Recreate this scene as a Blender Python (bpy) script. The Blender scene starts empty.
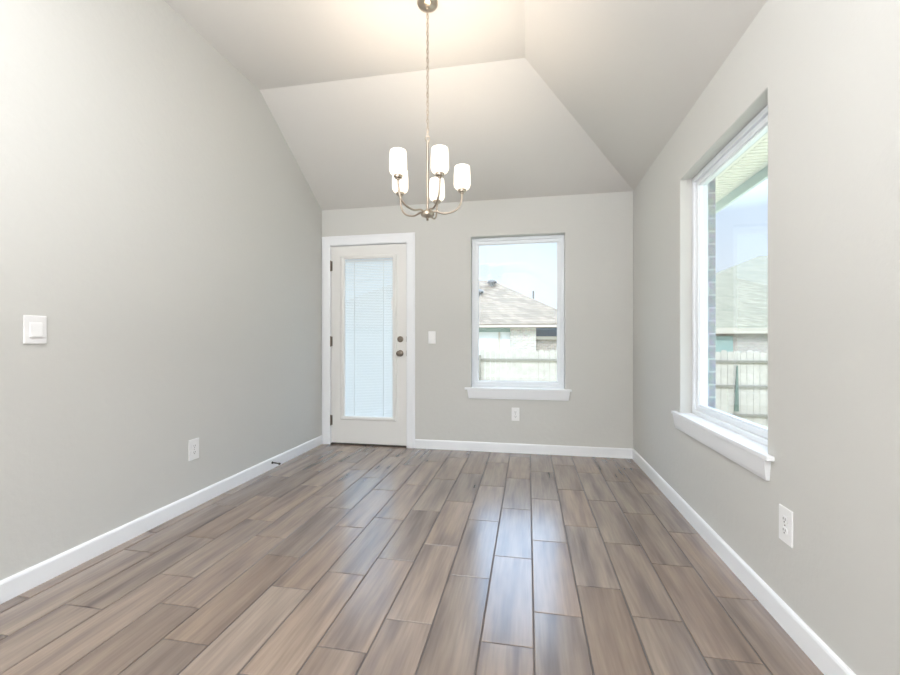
import bpy, bmesh, math, random
from mathutils import Vector, Matrix
random.seed(7)
H = 1.07                      # camera height, the unit most measures below are multiples of
PI = math.pi
scn = bpy.context.scene
C = scn.collection

# ------------------------------------------------------------------ camera
cam = bpy.data.cameras.new('camera'); co = bpy.data.objects.new('camera', cam); C.objects.link(co)
co.location = (0, 0, H); co.rotation_euler = (math.radians(90), 0, math.radians(10.52))
cam.sensor_width = 36; cam.lens = 36*420/900; cam.shift_y = 3.9/900; cam.clip_start = .02; cam.clip_end = 300
scn.camera = co
scn.view_settings.view_transform = 'Standard'; scn.view_settings.look = 'None'
scn.view_settings.gamma = 1; scn.view_settings.exposure = 0.33; scn.view_settings.use_curve_mapping = False

# ------------------------------------------------------------------ sky
w = bpy.data.worlds.new('sky'); scn.world = w; w.use_nodes = True
nt = w.node_tree; nt.nodes.clear()
tc = nt.nodes.new('ShaderNodeTexCoord'); sp = nt.nodes.new('ShaderNodeSeparateXYZ')
rp = nt.nodes.new('ShaderNodeValToRGB'); bg = nt.nodes.new('ShaderNodeBackground'); wo = nt.nodes.new('ShaderNodeOutputWorld')
nt.links.new(tc.outputs['Generated'], sp.inputs[0]); nt.links.new(sp.outputs['Z'], rp.inputs[0])
nt.links.new(rp.outputs[0], bg.inputs[0]); nt.links.new(bg.outputs[0], wo.inputs[0])
e = rp.color_ramp.elements
e[0].position = 0.0; e[0].color = (.245, .255, .265, 1)
e[1].position = 1.0; e[1].color = (.85, 1.12, 1.45, 1)
for p, c in ((.10, (.225, .250, .278, 1)), (.25, (.20, .24, .29, 1)), (.42, (.74, .98, 1.28, 1))):
    n = e.new(p); n.color = c
bg.inputs[1].default_value = 3.3

# ------------------------------------------------------------------ sun and large lights
sun = bpy.data.lights.new('sun', 'SUN'); so = bpy.data.objects.new('sun', sun); C.objects.link(so)
sun.energy = 2.3; sun.angle = math.radians(.6); sun.color = (1, .97, .93)
so.rotation_euler = Vector((-.07, 1.0, -1.0)).to_track_quat('-Z', 'Y').to_euler()

def area(name, loc, aim, sx, sy, power, col):
    l = bpy.data.lights.new(name, 'AREA'); o = bpy.data.objects.new(name, l); C.objects.link(o)
    l.shape = 'RECTANGLE'; l.size = sx; l.size_y = sy; l.energy = power; l.color = col
    o.location = loc; o.rotation_euler = (Vector(aim)-Vector(loc)).to_track_quat('-Z', 'Y').to_euler()
area('rear_fill', (-.6, -2.2, 2.85), (-.6, -4.1, 1.3), 2.4, .8, 200, (.87, .935, 1.0))  # added fill, washes the rear wall to brighten the room; no fixture
area('overhead_fill', (-.6, .35, 3.04), (-.6, .35, 0), 2.2, 1.2, 38, (.93, .95, 1.0))  # added fill above the camera, no real ceiling lamp
area('ceiling_bounce_fill', (-.85, -1.2, 1.1), (-.85, -1.2001, 3.2), 1.6, 1.6, 140, (.96, .955, .98))  # added fill aimed up, brightens the ceiling; no fixture

# ------------------------------------------------------------------ materials
def s2l(c):
    return tuple((v/12.92 if v <= .04045 else ((v+.055)/1.055)**2.4) for v in [x/255 for x in c])
def mat(name, rgb, rough=.5, metal=0, spec=.5, bump=None, var=None):
    m = bpy.data.materials.new(name); m.use_nodes = True; t = m.node_tree; b = t.nodes['Principled BSDF']
    col = s2l(rgb)+(1,)
    b.inputs['Base Color'].default_value = col; b.inputs['Roughness'].default_value = rough
    b.inputs['Metallic'].default_value = metal; b.inputs['Specular IOR Level'].default_value = spec
    tc = t.nodes.new('ShaderNodeTexCoord')
    if bump:
        sc, st, di = bump
        n = t.nodes.new('ShaderNodeTexNoise'); n.inputs['Scale'].default_value = sc; n.inputs['Detail'].default_value = 4
        bp = t.nodes.new('ShaderNodeBump'); bp.inputs['Strength'].default_value = st; bp.inputs['Distance'].default_value = di
        t.links.new(tc.outputs['Object'], n.inputs['Vector']); t.links.new(n.outputs[0], bp.inputs['Height'])
        t.links.new(bp.outputs[0], b.inputs['Normal'])
    if var:
        sc, amt = var
        n = t.nodes.new('ShaderNodeTexNoise'); n.inputs['Scale'].default_value = sc; n.inputs['Detail'].default_value = 6
        mx = t.nodes.new('ShaderNodeMix'); mx.data_type = 'RGBA'
        mx.inputs[6].default_value = tuple(v*(1-amt) for v in col[:3])+(1,); mx.inputs[7].default_value = tuple(min(1, v*(1+amt)) for v in col[:3])+(1,)
        t.links.new(tc.outputs['Object'], n.inputs['Vector']); t.links.new(n.outputs[0], mx.inputs[0]); t.links.new(mx.outputs[2], b.inputs['Base Color'])
    return m
M = {}
M['wall'] = mat('greige_wall_paint', (207, 206.5, 202.5), .55, spec=.3, bump=(30, .32, .004))
M['ceil'] = mat('ceiling_paint', (209, 206.5, 202), .8, spec=.2, bump=(60, .15, .003))
M['trim'] = mat('white_semi_gloss_trim', (240, 242, 245), .32, bump=(12, .03, .001))
M['door'] = mat('white_door_paint', (232, 231, 228), .35, bump=(10, .03, .001))
M['vinyl'] = mat('white_window_vinyl', (236, 240, 244), .35, var=(5, .02))
M['plastic'] = mat('white_plastic', (240, 240, 240), .3, var=(20, .01))
M['slot'] = mat('dark_slot', (60, 58, 56), .6, var=(30, .1))
M['nickel'] = mat('brushed_nickel', (178, 166, 152), .28, 1, var=(40, .06))
M['darknickel'] = mat('satin_nickel_hardware', (132, 122, 112), .3, 1, var=(40, .06))
M['rubber'] = mat('dark_bronze_spring', (70, 64, 60), .4, .8, var=(40, .1))
M['threshold'] = mat('dark_threshold', (60, 50, 44), .6, var=(20, .1))
M['soffit'] = mat('cream_soffit_paint', (244, 240, 230), .6, var=(6, .03))
M['fascia'] = mat('grey_green_fascia_paint', (200, 214, 212), .5, var=(6, .04))
M['fence'] = mat('weathered_pale_fence_wood', (166, 158, 146), .8, var=(9, .22))
M['rail'] = mat('weathered_fence_rail', (118, 112, 100), .8, var=(9, .15))
M['wedge'] = mat('dark_green_wedge', (70, 88, 76), .7, var=(9, .1))
M['white'] = mat('pale_siding', (200, 200, 198), .7, var=(3, .03))
M['teal'] = mat('shaded_grey_green_frieze', (122, 142, 136), .7, var=(3, .05))  # shade on the frieze under the eave is mixed into this colour
M['blueside'] = mat('shaded_blue_grey_siding', (84, 104, 126), .7, var=(5, .15))  # siding colour darkened and blued for the shade in the recess
M['vent'] = mat('dark_roof_vent', (90, 88, 86), .6, var=(8, .1))
M['beige'] = mat('beige_gutter_paint', (170, 160, 146), .6, var=(3, .04))
M['ground'] = mat('dry_lawn', (196, 188, 158), .9, bump=(30, .4, .03), var=(2.5, .2))

def brick(name, c1, c2, mortar, bw=.2, rh=.072, ax='XZ', bump=.5):
    m = bpy.data.materials.new(name); m.use_nodes = True; t = m.node_tree; b = t.nodes['Principled BSDF']
    b.inputs['Roughness'].default_value = .85
    tc = t.nodes.new('ShaderNodeTexCoord'); se = t.nodes.new('ShaderNodeSeparateXYZ'); cb = t.nodes.new('ShaderNodeCombineXYZ'); ad = t.nodes.new('ShaderNodeMath'); ad.operation = 'ADD'
    t.links.new(tc.outputs['Object'], se.inputs[0]); t.links.new(se.outputs['X'], ad.inputs[0]); t.links.new(se.outputs['Y'], ad.inputs[1])
    t.links.new(ad.outputs[0], cb.inputs['X']); t.links.new(se.outputs['Z'], cb.inputs['Y'])
    br = t.nodes.new('ShaderNodeTexBrick'); br.inputs['Scale'].default_value = 1
    br.inputs['Brick Width'].default_value = bw; br.inputs['Row Height'].default_value = rh; br.inputs['Mortar Size'].default_value = .006
    br.inputs['Color1'].default_value = s2l(c1)+(1,); br.inputs['Color2'].default_value = s2l(c2)+(1,); br.inputs['Mortar'].default_value = s2l(mortar)+(1,)
    t.links.new(cb.outputs[0], br.inputs['Vector'])
    nz = t.nodes.new('ShaderNodeTexNoise'); nz.inputs['Scale'].default_value = 25
    t.links.new(tc.outputs['Object'], nz.inputs['Vector'])
    mx = t.nodes.new('ShaderNodeMix'); mx.data_type = 'RGBA'; mx.blend_type = 'OVERLAY'; mx.inputs[0].default_value = .35
    t.links.new(br.outputs['Color'], mx.inputs[6]); t.links.new(nz.outputs['Color'], mx.inputs[7])
    hs = t.nodes.new('ShaderNodeHueSaturation'); hs.inputs['Saturation'].default_value = .85
    t.links.new(mx.outputs[2], hs.inputs['Color']); t.links.new(hs.outputs[0], b.inputs['Base Color'])
    bp = t.nodes.new('ShaderNodeBump'); bp.inputs['Strength'].default_value = bump; bp.inputs['Distance'].default_value = .01; bp.invert = True
    t.links.new(br.outputs['Fac'], bp.inputs['Height']); t.links.new(bp.outputs[0], b.inputs['Normal'])
    return m
M['brick'] = brick('own_house_brick', (160, 160, 162), (146, 148, 152), (182, 184, 186), rh=.08)
M['nbrick'] = brick('neighbour_pale_brick', (180, 170, 158), (160, 148, 136), (186, 182, 176))
M['dbrick'] = brick('neighbour_tan_brick', (150, 136, 122), (130, 116, 104), (165, 158, 150))
M['shingle'] = brick('pale_brown_shingles', (134, 114, 90), (108, 90, 70), (88, 74, 60), .32, .13)
M['shingleB'] = brick('tan_shingles', (134, 124, 96), (112, 103, 78), (96, 88, 68), .32, .13)

# glass: clear, thin
def glassmat(name, tint=(1, 1, 1)):
    m = bpy.data.materials.new(name); m.use_nodes = True; t = m.node_tree; t.nodes.clear()
    o = t.nodes.new('ShaderNodeOutputMaterial'); mx = t.nodes.new('ShaderNodeMixShader'); fr = t.nodes.new('ShaderNodeFresnel')
    fr.inputs['IOR'].default_value = 1.45
    ge = t.nodes.new('ShaderNodeNewGeometry'); mr = t.nodes.new('ShaderNodeMapRange'); mr.inputs['To Min'].default_value = 1.45; mr.inputs['To Max'].default_value = 1/1.45
    t.links.new(ge.outputs['Backfacing'], mr.inputs[0]); t.links.new(mr.outputs[0], fr.inputs['IOR'])
    tr = t.nodes.new('ShaderNodeBsdfTransparent'); tr.inputs[0].default_value = tint+(1,); gl = t.nodes.new('ShaderNodeBsdfGlossy'); gl.inputs['Roughness'].default_value = .0
    t.links.new(fr.outputs[0], mx.inputs[0]); t.links.new(tr.outputs[0], mx.inputs[1]); t.links.new(gl.outputs[0], mx.inputs[2]); t.links.new(mx.outputs[0], o.inputs[0])
    return m
M['glass'] = glassmat('clear_window_glass', (.97, .985, .99))
# blinds: thin white slats that let some light through
def blindmat():
    m = bpy.data.materials.new('white_blind_slat'); m.use_nodes = True; t = m.node_tree; t.nodes.clear()
    o = t.nodes.new('ShaderNodeOutputMaterial'); mx = t.nodes.new('ShaderNodeMixShader'); mx.inputs[0].default_value = .24
    d = t.nodes.new('ShaderNodeBsdfDiffuse'); d.inputs[0].default_value = (.86, .87, .88, 1)
    tl = t.nodes.new('ShaderNodeBsdfTranslucent'); tl.inputs[0].default_value = (.84, .84, .86, 1)
    t.links.new(d.outputs[0], mx.inputs[1]); t.links.new(tl.outputs[0], mx.inputs[2]); t.links.new(mx.outputs[0], o.inputs[0])
    return m
M['blind'] = blindmat()
# lit frosted glass shade
def shademat():
    m = bpy.data.materials.new('lit_frosted_glass_shade'); m.use_nodes = True; t = m.node_tree; b = t.nodes['Principled BSDF']
    b.inputs['Base Color'].default_value = (.9, .87, .82, 1); b.inputs['Roughness'].default_value = .25
    b.inputs['Emission Color'].default_value = (1, .90, .76, 1); b.inputs['Emission Strength'].default_value = .75
    return m
M['shade'] = shademat()
# wood-look porcelain tile: UVs give each tile its own stretch of grain
def tilemat():
    m = bpy.data.materials.new('wood_look_porcelain_tile'); m.use_nodes = True; t = m.node_tree; b = t.nodes['Principled BSDF']; N = t.nodes.new; Lk = t.links.new
    uv = N('ShaderNodeUVMap'); uv.uv_map = 'UVMap'
    def noise(sx, sy, det, dis=0):
        mp = N('ShaderNodeMapping'); mp.inputs['Scale'].default_value = (sx, sy, 1); Lk(uv.outputs[0], mp.inputs[0])
        n = N('ShaderNodeTexNoise'); n.inputs['Scale'].default_value = 1; n.inputs['Detail'].default_value = det; n.inputs['Distortion'].default_value = dis
        Lk(mp.outputs[0], n.inputs['Vector']); return n
    broad = noise(13, 1.3, 2); grain = noise(85, 5, 3)
    r1 = N('ShaderNodeValToRGB'); Lk(broad.outputs[0], r1.inputs[0]); el = r1.color_ramp.elements
    el[0].position = .30; el[0].color = s2l((112, 99, 91))+(1,); el[1].position = .70; el[1].color = s2l((156, 139, 124))+(1,)
    k = el.new(.47); k.color = s2l((139, 122, 109))+(1,)
    r2 = N('ShaderNodeValToRGB'); Lk(grain.outputs[0], r2.inputs[0]); el = r2.color_ramp.elements
    el[0].position = .3; el[0].color = (.62, .61, .60, 1); el[1].position = .65; el[1].color = (1.08, 1.06, 1.04, 1)
    mu = N('ShaderNodeMix'); mu.data_type = 'RGBA'; mu.blend_type = 'MULTIPLY'; mu.inputs[0].default_value = .42; Lk(r1.outputs[0], mu.inputs[6]); Lk(r2.outputs[0], mu.inputs[7])
    at = N('ShaderNodeAttribute'); at.attribute_name = 'tone'
    mu2 = N('ShaderNodeMix'); mu2.data_type = 'RGBA'; mu2.blend_type = 'MULTIPLY'; mu2.inputs[0].default_value = 1; Lk(mu.outputs[2], mu2.inputs[6]); Lk(at.outputs['Color'], mu2.inputs[7])
    Lk(mu2.outputs[2], b.inputs['Base Color'])
    b.inputs['Roughness'].default_value = .26
    b.inputs['Specular IOR Level'].default_value = .6
    b.inputs['IOR'].default_value = 1.6; b.inputs['Specular Tint'].default_value = (.68, .82, 1, 1)
    b.inputs['Coat Weight'].default_value = .35; b.inputs['Coat IOR'].default_value = 1.6; b.inputs['Coat Roughness'].default_value = .16
    return m
M['tile'] = tilemat()
M['grout'] = mat('grey_grout', (96, 90, 88), .9, var=(30, .1))

# ------------------------------------------------------------------ mesh helpers
def add_box(bm, lo, hi, mi=0):
    v = [bm.verts.new((x, y, z)) for x in (lo[0], hi[0]) for y in (lo[1], hi[1]) for z in (lo[2], hi[2])]
    for q in ((0, 1, 3, 2), (4, 6, 7, 5), (0, 4, 5, 1), (2, 3, 7, 6), (0, 2, 6, 4), (1, 5, 7, 3)):
        f = bm.faces.new([v[i] for i in q]); f.material_index = mi
    return v
def add_poly_prism(bm, prof, f):
    """prof: 2-D outline; f(p, k) -> 3-D point at end k"""
    a = [bm.verts.new(f(p, 0)) for p in prof]; b = [bm.verts.new(f(p, 1)) for p in prof]; n = len(prof)
    bm.faces.new(a); bm.faces.new(b[::-1])
    for i in range(n): bm.faces.new((a[i], b[i], b[(i+1) % n], a[(i+1) % n]))
def add_tube(bm, pts, r, seg=12, closed=False, caps=True):
    pts = [Vector(p) for p in pts]; n = len(pts); rings = []; up = None
    rr = r if isinstance(r, (list, tuple)) else [r]*n
    for i, p in enumerate(pts):
        if closed: d = pts[(i+1) % n]-pts[i-1]
        else: d = pts[min(i+1, n-1)]-pts[max(i-1, 0)]
        d.normalize()
        if up is None:
            up = Vector((0, 0, 1)) if abs(d.z) < .9 else Vector((1, 0, 0))
        up = (up-d*up.dot(d)).normalized(); s = d.cross(up)
        rings.append([bm.verts.new(p+(up*math.cos(a)+s*math.sin(a))*rr[i]) for a in [2*PI*k/seg for k in range(seg)]])
    for i in range(n if closed else n-1):
        A, B = rings[i], rings[(i+1) % n]
        for k in range(seg): bm.faces.new((A[k], A[(k+1) % seg], B[(k+1) % seg], B[k]))
    if not closed and caps: bm.faces.new(rings[0][::-1]); bm.faces.new(rings[-1])
def add_lathe(bm, prof, c, axis='Z', seg=32, cap=True):
    """prof: (radius, distance along axis)"""
    c = Vector(c); rings = []
    for r, h in prof:
        ring = []
        for k in range(seg):
            a = 2*PI*k/seg; u, v = r*math.cos(a), r*math.sin(a)
            ring.append(bm.verts.new(c+(Vector((u, v, h)) if axis == 'Z' else Vector((u, h, v)) if axis == 'Y' else Vector((h, u, v)))))
        rings.append(ring)
    for A, B in zip(rings, rings[1:]):
        for k in range(seg): bm.faces.new((A[k], A[(k+1) % seg], B[(k+1) % seg], B[k]))
    if cap: bm.faces.new(rings[0][::-1]); bm.faces.new(rings[-1])
def obj(name, bm, m, parent=None, smooth=False, bevel=0, kind=None, fix=True):
    if fix: bmesh.ops.recalc_face_normals(bm, faces=bm.faces)
    me = bpy.data.meshes.new(name); bm.to_mesh(me); bm.free()
    for x in (m if isinstance(m, (list, tuple)) else [m]): me.materials.append(M[x])
    o = bpy.data.objects.new(name, me); C.objects.link(o)
    if parent:
        o.parent = parent
        # parts are modelled in world space: undo the Empty's place
        o.matrix_parent_inverse = Matrix.Translation(-Vector(parent.location))
    if smooth:
        me.shade_smooth()
        try: me.set_sharp_from_angle(angle=math.radians(40))
        except Exception: pass
    if bevel:
        b = o.modifiers.new('bevel', 'BEVEL'); b.width = bevel; b.segments = 2; b.limit_method = 'ANGLE'
    if kind: o['kind'] = kind
    return o
def boxes(name, bl, m, parent=None, bevel=0, kind=None):
    bm = bmesh.new()
    for lo, hi in bl: add_box(bm, lo, hi)
    return obj(name, bm, m, parent, bevel=bevel, kind=kind)
def thing(name, label, cat, loc, group=None):
    o = bpy.data.objects.new(name, None); C.objects.link(o); o.location = loc; o.empty_display_size = .05
    o['label'] = label; o['category'] = cat
    if group: o['group'] = group
    return o
def sempty(name, loc):
    o = bpy.data.objects.new(name, None); C.objects.link(o); o.location = loc; o.empty_display_size = .05; o['kind'] = 'structure'; return o

# ------------------------------------------------------------------ room measures (metres)
XL, XR, YB, YR = -1.986*H, .8865*H, 3.816*H, -4.1
ZP, ZC = 2.284*H, 2.891*H         # wall plate, flat ceiling
YS, XS = 2.845*H, -.019*H         # where the back and right slopes meet the flat ceiling
T = .207                          # outer wall thickness
TI = .155                         # to the back of the window frame

# ------------------------------------------------------------------ floor: one mesh of tiles over grout
TW, TL, X0 = .1755*H, .570*H, .0192*H
phase = {-12: .3, -11: .98, -10: .29, -9: .72, -8: .415, -7: .13, -6: .735, -5: .98, -4: .24, -3: .54, -2: .105, -1: .45, 0: .78, 1: .14, 2: .85, 3: .555, 4: .175}
bm = bmesh.new(); uvl = bm.loops.layers.uv.new('UVMap'); cl = bm.loops.layers.float_color.new('tone')
add_box(bm, (XL-.01, YR-.01, -.12), (XR+.01, YB+.01, -.0035), 1)
g = .0027; bv = .0016
for i in range(-12, 5):
    x0, x1 = max(X0+i*TW+g, XL), min(X0+(i+1)*TW-g, XR)
    if x1 < XL or x0 > XR or x1-x0 < .01: continue
    k = math.floor(YR/TL)-1
    while (k+phase[i])*TL < YB:
        ya, yb = max((k+phase[i])*TL+g, YR), min((k+1+phase[i])*TL-g, YB); k += 1
        if yb-ya < .01: continue
        rx, ry = random.uniform(0, 50), random.uniform(0, 50)
        t = random.uniform(.86, 1.12); hue = random.uniform(-.035, .035); tone = (t*(1+hue), t, t*(1-hue), 1)
        top = [(x0+bv, ya+bv), (x1-bv, ya+bv), (x1-bv, yb-bv), (x0+bv, yb-bv)]; out = [(x0, ya), (x1, ya), (x1, yb), (x0, yb)]
        V = [bm.verts.new((a, b, 0)) for a, b in top]; W = [bm.verts.new((a, b, -.0016)) for a, b in out]; B = [bm.verts.new((a, b, -.0040)) for a, b in out]
        fs = [bm.faces.new(V)]
        for q in range(4):
            r = (q+1) % 4
            fs.append(bm.faces.new((W[q], W[r], V[r], V[q]))); fs.append(bm.faces.new((B[q], B[r], W[r], W[q])))
        for f in fs:
            f.material_index = 0
            for lp in f.loops:
                lp[uvl].uv = (lp.vert.co.x-x0+rx, lp.vert.co.y-ya+ry); lp[cl] = tone
obj('floor', bm, ('tile', 'grout'), kind='structure', fix=False)

# ------------------------------------------------------------------ walls
def wall_grid(name, axis, c0, c1, a0, a1, z0, z1, openings, m, bevel=0, parent=None):
    """a wall slab between c0 and c1 across, a0..a1 along, with rectangular openings (a, b, zlo, zhi), as one clean mesh"""
    A = sorted({a0, a1}|{v for o in openings for v in o[:2]}); Z = sorted({z0, z1}|{v for o in openings for v in o[2:]})
    hole = lambda i, j: any(o[0] <= (A[i]+A[i+1])/2 <= o[1] and o[2] <= (Z[j]+Z[j+1])/2 <= o[3] for o in openings)
    bm = bmesh.new(); vs = {}
    def v(k, i, j):
        if (k, i, j) not in vs:
            c = (c0, c1)[k]; vs[k, i, j] = bm.verts.new((c, A[i], Z[j]) if axis == 'X' else (A[i], c, Z[j]))
        return vs[k, i, j]
    nA, nZ = len(A)-1, len(Z)-1
    solid = lambda i, j: 0 <= i < nA and 0 <= j < nZ and not hole(i, j)
    for i in range(nA):
        for j in range(nZ):
            if hole(i, j): continue
            for k in (0, 1): bm.faces.new((v(k, i, j), v(k, i+1, j), v(k, i+1, j+1), v(k, i, j+1)))
            for di, dj, e in ((-1, 0, ((i, j), (i, j+1))), (1, 0, ((i+1, j), (i+1, j+1))), (0, -1, ((i, j), (i+1, j))), (0, 1, ((i, j+1), (i+1, j+1)))):
                if not solid(i+di, j+dj):
                    (p, q) = e; bm.faces.new((v(0, *p), v(0, *q), v(1, *q), v(1, *p)))
    return obj(name, bm, m, parent, bevel=bevel, kind='structure')
WR = (1.776*H, 2.698*H, .573*H, 1.957*H)          # right window opening: y, y, z, z
WB = (-.514*H, .320*H, .573*H, 1.957*H)           # back window opening: x, x, z, z
DO = (-1.905*H, -1.112*H, -.02, 1.94*H)           # door opening
wall_grid('wall_right', 'X', XR, XR+TI, YR, YB+TI, -.12, ZP+.03, [WR], 'wall', bevel=.006)
wall_grid('wall_right_brick', 'X', XR+TI+.002, XR+T, YR, YB+T, -.4, 2.6, [(WR[0]+.0, WR[1]-.0, WR[2]-.0, WR[3]+.0)], 'brick', bevel=.004)
wall_grid('wall_back', 'Y', YB, YB+TI, XL-.12, XR, -.12, ZP+.03, [WB, DO], 'wall', bevel=.006)
wall_grid('wall_back_brick', 'Y', YB+TI+.002, YB+T, XL-.2, XR+TI, -.4, 2.6, [WB, DO], 'brick', bevel=.004)
boxes('wall_left', [((XL-.12, YR, -.12), (XL, YB, ZC+.15))], 'wall', kind='structure')
boxes('wall_rear', [((XL-.12, YR-.12, -.12), (XR+T, YR, ZC+.15))], 'wall', kind='structure')

# ceiling: flat part, slope down to the back wall, slope down to the right wall, meeting in a hip
bm = bmesh.new()
xl, xo, yo = XL-.12, XR+.04, YB+.04
k = (ZC-ZP)/(YB-YS); k2 = (ZC-ZP)/(XR-XS)
zo, zo2 = ZP-k*.04, ZP-k2*.04
P = [(xl, YR-.12, ZC), (XS, YR-.12, ZC), (XS, YS, ZC), (xl, YS, ZC), (xo, YR-.12, zo2), (xo, yo, zo), (xl, yo, zo)]
V = [bm.verts.new(p) for p in P]; U = [bm.verts.new((p[0], p[1], p[2]+.14)) for p in P]
for f in ((0, 1, 2, 3), (3, 2, 5, 6), (1, 4, 5, 2)):
    bm.faces.new([V[i] for i in f]); bm.faces.new([U[i] for i in f][::-1])
for a, b in ((0, 1), (1, 4), (4, 5), (5, 6), (6, 3), (3, 0)): bm.faces.new((V[a], V[b], U[b], U[a]))
obj('ceiling', bm, 'ceil', kind='structure')

# ------------------------------------------------------------------ baseboards (profiled)
BH = .084*H; bp = [(0, 0), (.014, 0), (.014, BH-.012), (.011, BH-.004), (.006, BH), (0, BH)]
bm = bmesh.new(); add_poly_prism(bm, bp, lambda p, k: (XL+p[0], (YR, YB-.013)[k], p[1])); obj('baseboard_left', bm, 'trim', kind='structure')
bm = bmesh.new(); add_poly_prism(bm, bp, lambda p, k: (XR-p[0], (YR, YB)[k], p[1])); obj('baseboard_right', bm, 'trim', kind='structure')
bm = bmesh.new(); add_poly_prism(bm, bp, lambda p, k: ((-1.041*H+.001, XR-.014)[k], YB-p[0], p[1])); obj('baseboard_back', bm, 'trim', kind='structure')
bm = bmesh.new(); add_poly_prism(bm, bp, lambda p, k: ((XL+.015, XR-.015)[k], YR+p[0], p[1])); obj('baseboard_rear', bm, 'trim', kind='structure')

# ------------------------------------------------------------------ windows
def window(name, axis, op, c):
    """fixed-pane vinyl window in opening op, c = room-side face of the wall, outwards is +"""
    a0, a1, z0, z1 = op
    def B(al, ah, dl, dh, zl, zh):
        return ((c+dl, al, zl), (c+dh, ah, zh)) if axis == 'X' else ((al, c+dl, zl), (ah, c+dh, zh))
    f0, f1 = .068, TI-.004
    root = sempty(name, ((c+.1, (a0+a1)/2, z0) if axis == 'X' else ((a0+a1)/2, c+.1, z0)))
    e = .001
    def frame(nm, o, wd, d0, d1, m, par, bev):
        b0, b1, y0, y1 = a0+o, a1-o, z0+o, z1-o
        return boxes(nm, [B(b0, b1, d0, d1, y0, y0+wd), B(b0, b1, d0, d1, y1-wd, y1), B(b0, b0+wd, d0, d1, y0+wd, y1-wd), B(b1-wd, b1, d0, d1, y0+wd, y1-wd)], m, par, bevel=bev)
    fr = frame('window_frame', e, .030, f0, f1, 'vinyl', root, .003)
    frame('sash', .031, .030, f0+.014, f1-.016, 'vinyl', root, .003)
    frame('glazing_bead', .061, .006, f0+.022, f0+.040, 'vinyl', root, .002)
    boxes('glass', [B(a0+.0605, a1-.0605, f0+.041, f0+.045, z0+.0605, z1-.0605)], 'glass', root)
    # stool with horns and apron under it
    h0, h1, pr, th = .095*H, .055*H, .029, .019
    if axis == 'Y': h0 = h1 = .055*H
    hn, hf = (h0, h1) if axis == 'Y' else (.053*H, .07*H)
    bm = bmesh.new()
    add_box(bm, *B(a0-hn*1.0, a1+hf, -pr, -.0005, z0-th+.006, z0+.006)); add_box(bm, *B(a0+.001, a1-.001, -.0005, f0-.001, z0+.0005, z0+.006))
    obj('window_sill', bm, 'trim', root, bevel=.003)
    # apron: tapered moulding
    bm = bmesh.new(); zt = z0-th+.0055; pf = [(-.0005, zt), (-.027, zt), (-.024, zt-.022), (-.017, zt-.07), (-.013, zt-.086), (-.0005, zt-.086)]
    e0, e1 = a0-hn*.55, a1+hf*.75
    def pt(p, k):
        a = (e0+.012*(zt-p[1])/.086, e1-.012*(zt-p[1])/.086)[k]
        return (c+p[0], a, p[1]) if axis == 'X' else (a, c+p[0], p[1])
    add_poly_prism(bm, pf, pt); obj('apron', bm, 'trim', root)
    return root
window('window_1', 'Y', WB, YB)
window('window_2', 'X', WR, XR)

# ------------------------------------------------------------------ door
root = sempty('door_1', (-1.51*H, YB, 0))
cw = .012
cx0, cx1, ci0, ci1, czo, czi = XL+.004, -1.041*H, -1.895*H, -1.1225*H, 2.022*H, 1.9305*H
bm = bmesh.new()
prof = [(0, 0), (0, .011), (.010, .016), (.066, .018), (.078, .013), (.088, .009), (.088, 0)]
def casing(bm, pa, pb, inw, wd, sh0, sh1):
    """prof offset from the inner edge; sh0/sh1: how far the mitre runs out at each end"""
    pa, pb, inw = Vector(pa), Vector(pb), Vector(inw); d = (pb-pa).normalized()
    pf = [(t*wd/.088, h) for t, h in prof]
    add_poly_prism(bm, pf, lambda p, k: (pa if k == 0 else pb)+inw*p[0]+d*(p[0]*(sh0, sh1)[k])+Vector((0, -p[1]-.0005, 0)))
casing(bm, (ci0, YB, 0), (ci0, YB, czi), (-1, 0, 0), ci0-cx0, 0, (czo-czi)/(ci0-cx0))
casing(bm, (ci1, YB, 0), (ci1, YB, czi), (1, 0, 0), cx1-ci1, 0, (czo-czi)/(cx1-ci1))
add_poly_prism(bm, [(t*(czo-czi)/.088, h) for t, h in prof], lambda p, k: ((ci0-p[0]*(ci0-cx0)/(czo-czi), ci1+p[0]*(cx1-ci1)/(czo-czi))[k], YB-p[1]-.0005, czi+p[0]))
obj('door_casing', bm, 'trim', root)
jx0, jx1, jz = DO[0], DO[1], DO[3]
boxes('jamb', [((jx0+.0005, YB+.0005, 0), (jx0+.013, YB+TI, jz-.0005)), ((jx1-.013, YB+.0005, 0), (jx1-.0005, YB+TI, jz-.0005)), ((jx0+.013, YB+.0005, jz-.013), (jx1-.013, YB+TI, jz-.0005)),
               ((jx0+.013, YB+.056, 0), (jx0+.03, YB+.075, jz-.013)), ((jx1-.03, YB+.056, 0), (jx1-.013, YB+.075, jz-.013))], 'trim', root)
boxes('threshold', [((jx0+.013, YB-.004, -.002), (jx1-.013, YB+TI, .010))], 'threshold', root, bevel=.002)
sx0, sx1, sz0, sz1 = jx0+.0165, jx1-.0165, .016, jz-.017
gx0, gx1, gz0, gz1 = -1.749*H, -1.2636*H, .277*H, 1.794*H
lx0, lx1, lz0, lz1 = -1.7955*H, -1.2246*H, .240*H, 1.830*H
dy0, dy1 = YB+.008, YB+.052
slab = boxes('door_slab', [((sx0, dy0, sz0), (lx0+.02, dy1, sz1)), ((lx1-.02, dy0, sz0), (sx1, dy1, sz1)), ((lx0+.02, dy0, sz0), (lx1-.02, dy1, lz0+.02)), ((lx0+.02, dy0, lz1-.02), (lx1-.02, dy1, sz1))], 'door', root)
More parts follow.
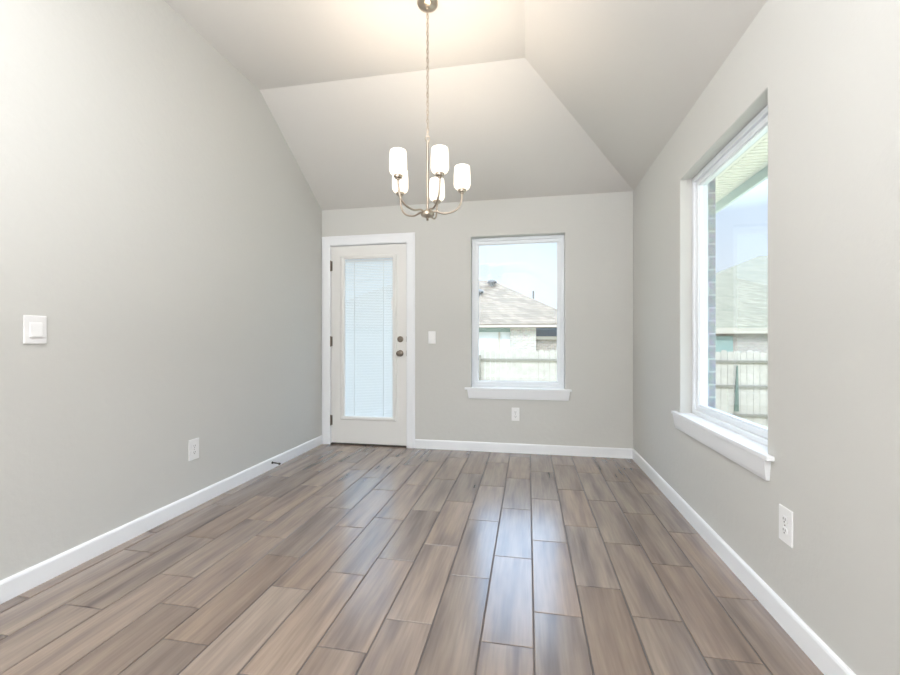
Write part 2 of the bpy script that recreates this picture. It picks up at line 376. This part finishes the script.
# moulded frame that holds the glass
bm = bmesh.new(); fw = lx1-gx1
for (pa, pb, inw, w_) in (((gx0, gz0), (gx0, gz1), (-1, 0), gx0-lx0), ((gx1, gz0), (gx1, gz1), (1, 0), lx1-gx1), ((gx0, gz0), (gx1, gz0), (0, -1), gz0-lz0), ((gx0, gz1), (gx1, gz1), (0, 1), lz1-gz1)):
    pf = [(0, -.014), (0, .006), (.3, .013), (.75, .013), (.9, .008), (1, 0), (1, -.001), (.5, -.001), (.5, -.014)]
    def q(p, k, pa=pa, pb=pb, inw=inw):
        wx, wz = ((gx0-lx0) if (pa if k == 0 else pb)[0] == gx0 else (lx1-gx1)), ((gz0-lz0) if (pa if k == 0 else pb)[1] == gz0 else (lz1-gz1))
        x, z = pa if k == 0 else pb
        x += (-wx if x == gx0 else wx)*p[0]; z += (-wz if z == gz0 else wz)*p[0]
        return (x, dy0-p[1], z)
    add_poly_prism(bm, pf, q)
obj('glass_frame', bm, 'door', root, smooth=False)
boxes('glass', [((gx0-.012, dy0+.015, gz0-.012), (gx1+.012, dy0+.018, gz1+.012)), ((gx0-.012, dy0+.038, gz0-.012), (gx1+.012, dy0+.041, gz1+.012))], 'glass', root)
# mini blind sealed between the panes
bl = sempty('blind', (-1.51*H, dy0+.028, gz0)); del bl['kind']; bl.parent = root; bl.matrix_parent_inverse = Matrix.Translation(-root.location)
bm = bmesh.new(); n = 98; by = dy0+.028
for i in range(n):
    z = gz0+.006+(gz1-gz0-.03)*i/(n-1); a = math.radians(62); hw = .0088
    d = Vector((0, math.cos(a)*hw, math.sin(a)*hw)); c = Vector((0, by, z)); nr = Vector((0, -math.sin(a), math.cos(a)))*.0012
    pts = [c-d, c+nr, c+d]
    v = [[bm.verts.new((x, p.y, p.z)) for p in pts] for x in (gx0-.008, gx1+.008)]
    for j in range(2): bm.faces.new((v[0][j], v[0][j+1], v[1][j+1], v[1][j]))
def child(o, p):
    o.parent = p; o.matrix_parent_inverse = Matrix.Identity(4); return o
sl = obj('slats', bm, 'blind'); hr = boxes('head_rail', [((gx0+.001, by-.009, gz1-.022), (gx1-.001, by+.009, gz1-.002))], 'plastic')
bm = bmesh.new()
for fx in (.19, .80):
    x = gx0+(gx1-gx0)*fx; add_box(bm, (x-.004, by-.0098, gz0+.004), (x+.004, by-.0092, gz1-.022))
lc = obj('ladder_tape', bm, 'plastic')
tr = boxes('control_slider', [((gx1-.010, dy0-.010, 1.30*H), (gx1+.004, dy0+.0, 1.42*H)), ((gx1-.016, dy0-.014, 1.355*H), (gx1-.002, dy0-.004, 1.385*H))], 'plastic')
for o in (sl, hr, lc, tr):
    o.parent = bl; o.matrix_parent_inverse = Matrix.Translation(-bl.location)
# hardware
def hardware(name, x, z, prof, extra=None):
    bm = bmesh.new(); add_lathe(bm, prof, (x, dy0, z), 'Y', 28)
    if extra: add_box(bm, *extra)
    return obj(name, bm, 'darknickel', root, smooth=True)
kx = -1.187*H
hardware('door_knob', kx, .8875*H, [(.033, -.0002), (.033, -.006), (.028, -.010), (.013, -.013), (.012, -.032), (.022, -.040), (.028, -.050), (.028, -.058), (.022, -.066), (.008, -.069)])
hardware('deadbolt', kx, 1.0205*H, [(.031, -.0002), (.031, -.008), (.026, -.013), (.012, -.014), (.010, -.020)], ((kx-.006, dy0-.034, 1.0205*H-.017), (kx+.006, dy0-.019, 1.0205*H+.017)))
for z in (1.735*H, 1.0*H, .233*H):
    bm = bmesh.new(); add_tube(bm, [(sx0-.002, YB-.004, z-.055), (sx0-.002, YB-.004, z+.055)], .007, 10)
    add_box(bm, (sx0+.000, YB+.004, z-.05), (sx0+.014, YB+.0078, z+.05))
    obj('hinge', bm, 'darknickel', root, smooth=True)
for z in (.8875*H, 1.0205*H):
    boxes('strike_plate', [((sx1-.001, YB+.0005, z-.028), (sx1+.005, YB+.007, z+.028))], 'darknickel', root)

# ------------------------------------------------------------------ outlets and switches
def plate(root, axis, sgn, c, a, z, wd, ht):
    """cover plate on a wall: returns B() mapping plate coordinates (across, out, up)"""
    def Bx(a0, a1, o0, o1, z0, z1):
        if axis == 'X':
            xs = sorted((c+sgn*o0, c+sgn*o1)); return ((xs[0], a+a0, z+z0), (xs[1], a+a1, z+z1))
        ys = sorted((c+sgn*o0, c+sgn*o1)); return ((a+a0, ys[0], z+z0), (a+a1, ys[1], z+z1))
    boxes('cover_plate', [Bx(-wd/2, wd/2, .0003, .0065, -ht/2, ht/2)], 'plastic', root, bevel=.0025)
    return Bx
def outlet(label, axis, sgn, c, a, z, wd=.078, ht=.125):
    loc = (c, a, z) if axis == 'X' else (a, c, z)
    root = thing('wall_outlet', label, 'outlet', loc)
    Bx = plate(root, axis, sgn, c, a, z, wd, ht)
    for s in (1, -1):
        bm = bmesh.new(); zc = s*.0205
        prof = []
        for k in range(24):
            t = 2*PI*k/24; prof.append((max(-.0165, min(.0165, .0175*math.cos(t))), max(-.0135, min(.0135, .0160*math.sin(t)))))
        def f(p, k):
            o = (.0060, .0090)[k]; return (c+sgn*o, a+p[0], z+zc+p[1]) if axis == 'X' else (a+p[0], c+sgn*o, z+zc+p[1])
        add_poly_prism(bm, prof, f)
        r = obj('receptacle', bm, 'plastic', root)
        q = boxes('slot', [Bx(-.0075, -.0050, .0085, .0094, zc-.001, zc+.008), Bx(.0050, .0075, .0085, .0094, zc-.001, zc+.008), Bx(-.0025, .0025, .0085, .0094, zc-.0095, zc-.005)], 'slot')
        q.parent = r; q.matrix_parent_inverse = Matrix.Identity(4)
    boxes('screw', [Bx(-.0022, .0022, .0062, .0078, -.0022, .0022)], 'darknickel', root)
outlet('white duplex outlet low on the left wall above the baseboard', 'X', 1, XL, 2.21*H, .349*H, .084, .134)
outlet('white duplex outlet on the back wall beneath the window', 'Y', -1, YB, -.1105*H, .346*H, .074, .125)
outlet('white duplex outlet low on the right wall near the window sill', 'X', -1, XR, 1.652*H, .359*H, .082, .132)
def switch(label, axis, sgn, c, a, z, wd, ht):
    loc = (c, a, z) if axis == 'X' else (a, c, z)
    root = thing('light_switch', label, 'light switch', loc)
    Bx = plate(root, axis, sgn, c, a, z, wd, ht)
    bm = bmesh.new(); w2, h2 = wd*.27, ht*.255
    pf = [(.006, -h2), (.0135, -h2), (.0080, h2), (.006, h2)]
    def f(p, k):
        s = (-w2, w2)[k]; return (c+sgn*p[0], a+s, z+p[1]) if axis == 'X' else (a+s, c+sgn*p[0], z+p[1])
    add_poly_prism(bm, pf, f); obj('rocker', bm, 'plastic', root, bevel=.001)
switch('large white rocker light switch on the left wall', 'X', 1, XL, 1.380*H, 1.048*H, .087, .124)
switch('small white light switch on the back wall right of the door', 'Y', -1, YB, -.879*H, 1.037*H, .074, .124)

# door stop: spring on the left baseboard
root = thing('door_stop', 'dark spring door stop screwed to the left baseboard near the door', 'door stop', (XL+.014, 2.985*H, .05))
dc = Vector((XL+.0142, 2.985*H, .052))
bm = bmesh.new(); add_lathe(bm, [(.010, 0), (.010, .004), (.005, .008)], dc, 'X', 16); obj('base', bm, 'rubber', root, smooth=True)
bm = bmesh.new(); pts = []
for i in range(14*10+1):
    t = i/(14*10); a = i/10*2*PI; pts.append(dc+Vector((.006+.056*t, math.cos(a)*.0042, math.sin(a)*.0042-.006*t*t)))
add_tube(bm, pts, .0016, 5); obj('spring', bm, 'rubber', root, smooth=True)
bm = bmesh.new(); add_lathe(bm, [(.005, .060), (.0085, .062), (.0085, .072), (.006, .075)], dc+Vector((0, 0, -.006)), 'X', 16); obj('tip', bm, 'rubber', root, smooth=True)

# ------------------------------------------------------------------ chandelier
cx, cy = -.551*H, 2.281*H; zh = 1.722*H
root = thing('chandelier', 'brushed nickel five-light chandelier with white glass shades hanging from the ceiling', 'chandelier', (cx, cy, ZC))
bm = bmesh.new(); add_lathe(bm, [(.062, -.0005), (.062, -.008), (.056, -.020), (.034, -.030), (.012, -.034), (.009, -.046), (.003, -.048)], (cx, cy, ZC), 'Z', 40); obj('canopy', bm, 'nickel', root, smooth=True)
z1 = 2.115*H      # top of stem
# chain of oval links between canopy and stem loop
bm = bmesh.new(); top, bot = ZC-.046, z1+.030; pitch = .0262; n = int(round((top-bot)/pitch)); pitch = (top-bot)/n
for i in range(n):
    zc = bot+(i+.5)*pitch; A = PI/4 if i % 2 else -PI/4
    pts = []
    for k in range(14):
        t = 2*PI*k/14; u = .0075*math.cos(t); v = (pitch/2+.0035)*math.sin(t); pts.append((cx+u*math.cos(A), cy+u*math.sin(A), zc+v))
    add_tube(bm, pts, .0018, 6, closed=True)
obj('chain', bm, 'nickel', root, smooth=True)
bm = bmesh.new(); pts = [(cx+.003*math.sin(i*.9), cy+.003*math.cos(i*.9), bot+(top-bot)*i/40) for i in range(41)]; add_tube(bm, pts, .0014, 6); obj('cord', bm, 'nickel', root, smooth=True)
bm = bmesh.new()
add_tube(bm, [(cx+.013*math.cos(2*PI*k/20), cy, z1+.018+.015*math.sin(2*PI*k/20)) for k in range(20)], .0026, 8, closed=True)
add_lathe(bm, [(.004, -.0), (.009, .001), (.009, .005), (.004, .008)], (cx, cy, z1-.005), 'Z', 20)
obj('stem_loop', bm, 'nickel', root, smooth=True)
bm = bmesh.new(); add_lathe(bm, [(.0075, 0), (.0075, z1-zh-.004)], (cx, cy, zh), 'Z', 20); obj('stem', bm, 'nickel', root, smooth=True)
bm = bmesh.new(); add_lathe(bm, [(.004, -.052), (.008, -.047), (.005, -.040), (.009, -.036), (.012, -.030), (.036, -.026), (.040, -.020), (.040, -.006), (.034, .002), (.014, .006), (.010, .016)], (cx, cy, zh), 'Z', 36); obj('hub', bm, 'nickel', root, smooth=True)
R = .194*H; zs0 = .852*H+H         # socket cup height
def bez(P, n):
    out = []
    for i in range(n+1):
        t = i/n; q = [Vector(p) for p in P]
        while len(q) > 1: q = [a.lerp(b, t) for a, b in zip(q, q[1:])]
        out.append(q[0])
    return out
for k in range(5):
    zs = zs0+(-.014, -.018, 0, .012, 0)[k]*H; a = math.radians(10.52+4.0+72*k); d = Vector((math.cos(a), math.sin(a), 0)); c = Vector((cx, cy, 0))
    P = lambda r, z: c+d*r+Vector((0, 0, z))
    pts = bez([P(.030, zh-.004), P(.055, zh+.020), P(.075, zh-.015), P(.115, zh-.006)], 10)[:-1]+bez([P(.115, zh-.006), P(.19, zh+.008), P(R-.004, zh+.045), P(R, zs-.012)], 18)
    bm = bmesh.new(); add_tube(bm, pts, .0058, 10); arm = obj('arm', bm, 'nickel', root, smooth=True)
    bm = bmesh.new(); add_lathe(bm, [(.006, -.014), (.010, -.010), (.010, -.004), (.022, -.001), (.025, .004), (.025, .013), (.021, .016)], P(R, zs), 'Z', 24)
    o = obj('socket_cup', bm, 'nickel', None, smooth=True); o.parent = arm; o.matrix_parent_inverse = Matrix.Identity(4)
    bm = bmesh.new()
    outp = [(.018, .0145), (.034, .016), (.0415, .022), (.0475, .032), (.0505, .044), (.0500, .10), (.0465, .149), (.0445, .152)]
    inp = [(.0425, .152), (.0435, .148), (.047, .10), (.0475, .048), (.044, .038), (.038, .028), (.018, .021)]
    add_lathe(bm, outp+inp, P(R, zs), 'Z', 36)
    o = obj('lamp_shade', bm, 'shade', None, smooth=True); o.parent = arm; o.matrix_parent_inverse = Matrix.Identity(4); o['label'] = 'lit frosted white glass shade'
    l = bpy.data.lights.new('bulb', 'POINT'); l.energy = 7.5; l.color = (1, .85, .70); l.shadow_soft_size = .028
    lo = bpy.data.objects.new('bulb', l); C.objects.link(lo); lo.location = P(R, zs+.105)

# ------------------------------------------------------------------ own house outside: eave over the right and back walls
EX = 1.64*H; EY = YB+T+.50
zs_, zf = 2.225*H, 2.15*H
eave = sempty('trim_1', (EX, 2, zs_))
bm = bmesh.new(); add_box(bm, (XR+T+.001, YR, zs_), (EX-.002, EY-.002, zs_+.012)); add_box(bm, (XL-.3, YB+T+.001, zs_), (XR+T+.001, EY-.002, zs_+.012))
y = YR+.1
while y < EY-.1:                       # ribs of the vented soffit panel
    add_box(bm, (EX-.25, y, zs_-.006), (EX-.04, y+.022, zs_)); y += .055
obj('soffit', bm, 'soffit', eave)
bm = bmesh.new(); add_box(bm, (EX-.002, YR, zf), (EX+.028, EY+.028, zs_+.08)); add_box(bm, (XL-.3, EY-.002, zf), (EX-.002, EY+.028, zs_+.08)); obj('fascia', bm, 'fascia', eave, bevel=.003)
bm = bmesh.new(); pf = [(EX+.03, zs_+.06), (EX+.03, zs_-.03), (EX+.09, zs_-.03), (EX+.12, zs_+.03), (EX+.12, zs_+.06)]
add_poly_prism(bm, pf, lambda p, k: (p[0], (YR, EY+.1)[k], p[1])); obj('gutter', bm, 'fascia', eave)
# roof over the room
bm = bmesh.new()
rz = zs_+.085; P = [(XL-.3, YR-.3, 4.3), (-.5, YR-.3, 4.3), (-.5, 1.9, 4.3), (XL-.3, 1.9, 4.3), (EX+.05, YR-.3, rz), (EX+.05, EY+.05, rz), (XL-.3, EY+.05, rz)]
V = [bm.verts.new(p) for p in P]; U = [bm.verts.new((p[0], p[1], p[2]+.05)) for p in P]
for f in ((0, 1, 2, 3), (3, 2, 5, 6), (1, 4, 5, 2)):
    bm.faces.new([V[i] for i in f]); bm.faces.new([U[i] for i in f][::-1])
for a, b in ((0, 1), (1, 4), (4, 5), (5, 6), (6, 3), (3, 0)): bm.faces.new((V[a], V[b], U[b], U[a]))
obj('trim_2', bm, 'shingle', kind='structure')

# ------------------------------------------------------------------ yard
bm = bmesh.new(); nx, ny = 60, 60; G = {}
for i in range(nx+1):
    for j in range(ny+1):
        x = -30+70*i/nx; y = -10+60*j/ny
        d = max(y-4.6, x-1.6, 0); z = -.16-.86*min(1, d/6.6)
        G[i, j] = bm.verts.new((x, y, z))
for i in range(nx):
    for j in range(ny): bm.faces.new((G[i, j], G[i+1, j], G[i+1, j+1], G[i, j+1]))
o = obj('ground', bm, 'ground', kind='structure'); o.data.shade_smooth()

# fence along the back of the yard
FY = 11.5; fz0, fz1 = -.99, .83; fx0, fx1 = -8.63, 13.33
root = thing('fence', 'weathered pale wooden picket privacy fence along the back of the yard', 'fence', ((fx0+fx1)/2, FY, -1.02))
bays = 9; bwid = (fx1-fx0)/bays
for b in range(bays):
    bm = bmesh.new(); x = fx0+b*bwid+.01; e = fx0+(b+1)*bwid
    while x < e-.05:
        wpk = min(.136, e-x-.005); zt = fz1+random.uniform(-.035, .035); t0 = random.uniform(-.004, .004)
        y0 = FY+t0
        pf = [(x, fz0), (x+wpk, fz0), (x+wpk, zt-.03), (x+wpk-.03, zt), (x+.03, zt), (x, zt-.03)]
        add_poly_prism(bm, pf, lambda p, k: (p[0], y0+(.0, .018)[k], p[1])); x += wpk+random.uniform(.003, .012)
    obj('picket_panel', bm, 'fence', root)
    for z in (.57, -.04, -.75):
        boxes('rail', [((fx0+b*bwid, FY-.042, z-.03), (e-.002, FY-.005, z+.03))], 'rail', root)
for b in range(bays+1):
    x = fx0+b*bwid; boxes('post', [((x-.045, FY-.135, -1.1), (x+.045, FY-.046, .70))], 'rail', root)

bm = bmesh.new(); add_poly_prism(bm, [(4.99, -.65), (5.09, -.65), (5.07, .48), (5.045, .48)], lambda p, k: (p[0], (FY-.075, FY-.045)[k], p[1]))  # narrow dark green strip, wider at the bottom, in front of the pickets
o = obj('wedge', bm, 'wedge', root); o['label'] = 'narrow dark green wedge on the fence'

# neighbouring houses ------------------------------------------------------------------
def hip_roof(name, x0, x1, y0, y1, ze, zr, ins, m, parent, ov=.35):
    bm = bmesh.new(); X0_, X1_, Y0_, Y1_ = x0-ov, x1+ov, y0-ov, y1+ov; ym = (Y0_+Y1_)/2
    e = [bm.verts.new(p) for p in ((X0_, Y0_, ze), (X1_, Y0_, ze), (X1_, Y1_, ze), (X0_, Y1_, ze))]
    eb = [bm.verts.new((v.co.x, v.co.y, ze-.16)) for v in e]
    r = [bm.verts.new((X0_+ins, ym, zr)), bm.verts.new((X1_-ins, ym, zr))]
    bm.faces.new((e[0], e[1], r[1], r[0])); bm.faces.new((e[1], e[2], r[1])); bm.faces.new((e[2], e[3], r[0], r[1])); bm.faces.new((e[3], e[0], r[0]))
    bm.faces.new(eb)
    for i in range(4): bm.faces.new((e[i], e[(i+1) % 4], eb[(i+1) % 4], eb[i]))
    return obj(name, bm, m, parent)
# house seen through the back window
root = thing('house', 'pale brick house with light brown hip roof behind the fence, seen through the back window', 'house', (-5, 24, -1.02))
obj_roof = hip_roof('roof', -12, 2.2, 19.35, 28.6, 1.86, 4.56, 4.6, 'shingle', root)
boxes('eave_board', [((-12.36, 18.93, 1.70), (2.5, 18.985, 1.80))], 'beige', root)
boxes('brick_wall', [((-.80, 19.30, -1.02), (.36, 28.3, 1.69)), ((-12, 22, -1.02), (-.80, 28.3, 1.69))], 'nbrick', root)
boxes('siding_wall', [((-12, 19.45, -1.02), (-.81, 19.6, 1.50))], 'white', root)
boxes('frieze', [((-12, 19.40, 1.50), (-.81, 19.6, 1.69))], 'teal', root)
boxes('corner_board', [((-1.34, 19.37, -1.02), (-1.26, 19.44, 1.50))], 'beige', root)
boxes('recessed_wall', [((.37, 19.9, 1.30), (2.2, 20.1, 1.69))], 'blueside', root)
boxes('lower_eave_board', [((.37, 19.5, 1.16), (2.4, 19.6, 1.30))], 'beige', root)
boxes('side_wall', [((.37, 19.65, -1.02), (2.2, 28.3, 1.29))], 'dbrick', root)
for (x, y, z) in ((-1.95, 23.2, 4.28), (-2.55, 22.0, 3.62)):
    bm = bmesh.new(); add_lathe(bm, [(.12, -.35), (.12, 0.05), (.27, .02), (.24, .12), (.10, .19)], (x, y, z), 'Z', 20); obj('roof_vent', bm, 'vent', root, smooth=True)
bm = bmesh.new(); add_lathe(bm, [(.04, -.5), (.04, .16)], (.27, 22.0, 3.50), 'Z', 14); obj('vent_pipe', bm, 'vent', root)
# house seen through the right window
root = thing('house', 'tan-roofed brick house behind the fence, seen through the right window', 'house', (18, 34, -1.02))
hip_roof('roof', 3.75, 34, 23.35, 52.65, 1.75, 8.0, 15, 'shingleB', root)
boxes('eave_board', [((3.36, 22.93, 1.46), (34.4, 22.985, 1.75))], 'beige', root)
boxes('brick_wall', [((3.75, 23.35, -1.02), (34, 52.6, 1.58))], 'dbrick', root)
bm = bmesh.new(); add_box(bm, (8.7, 23.28, .2), (10.1, 23.36, 1.35)); obj('window', bm, 'teal', root)
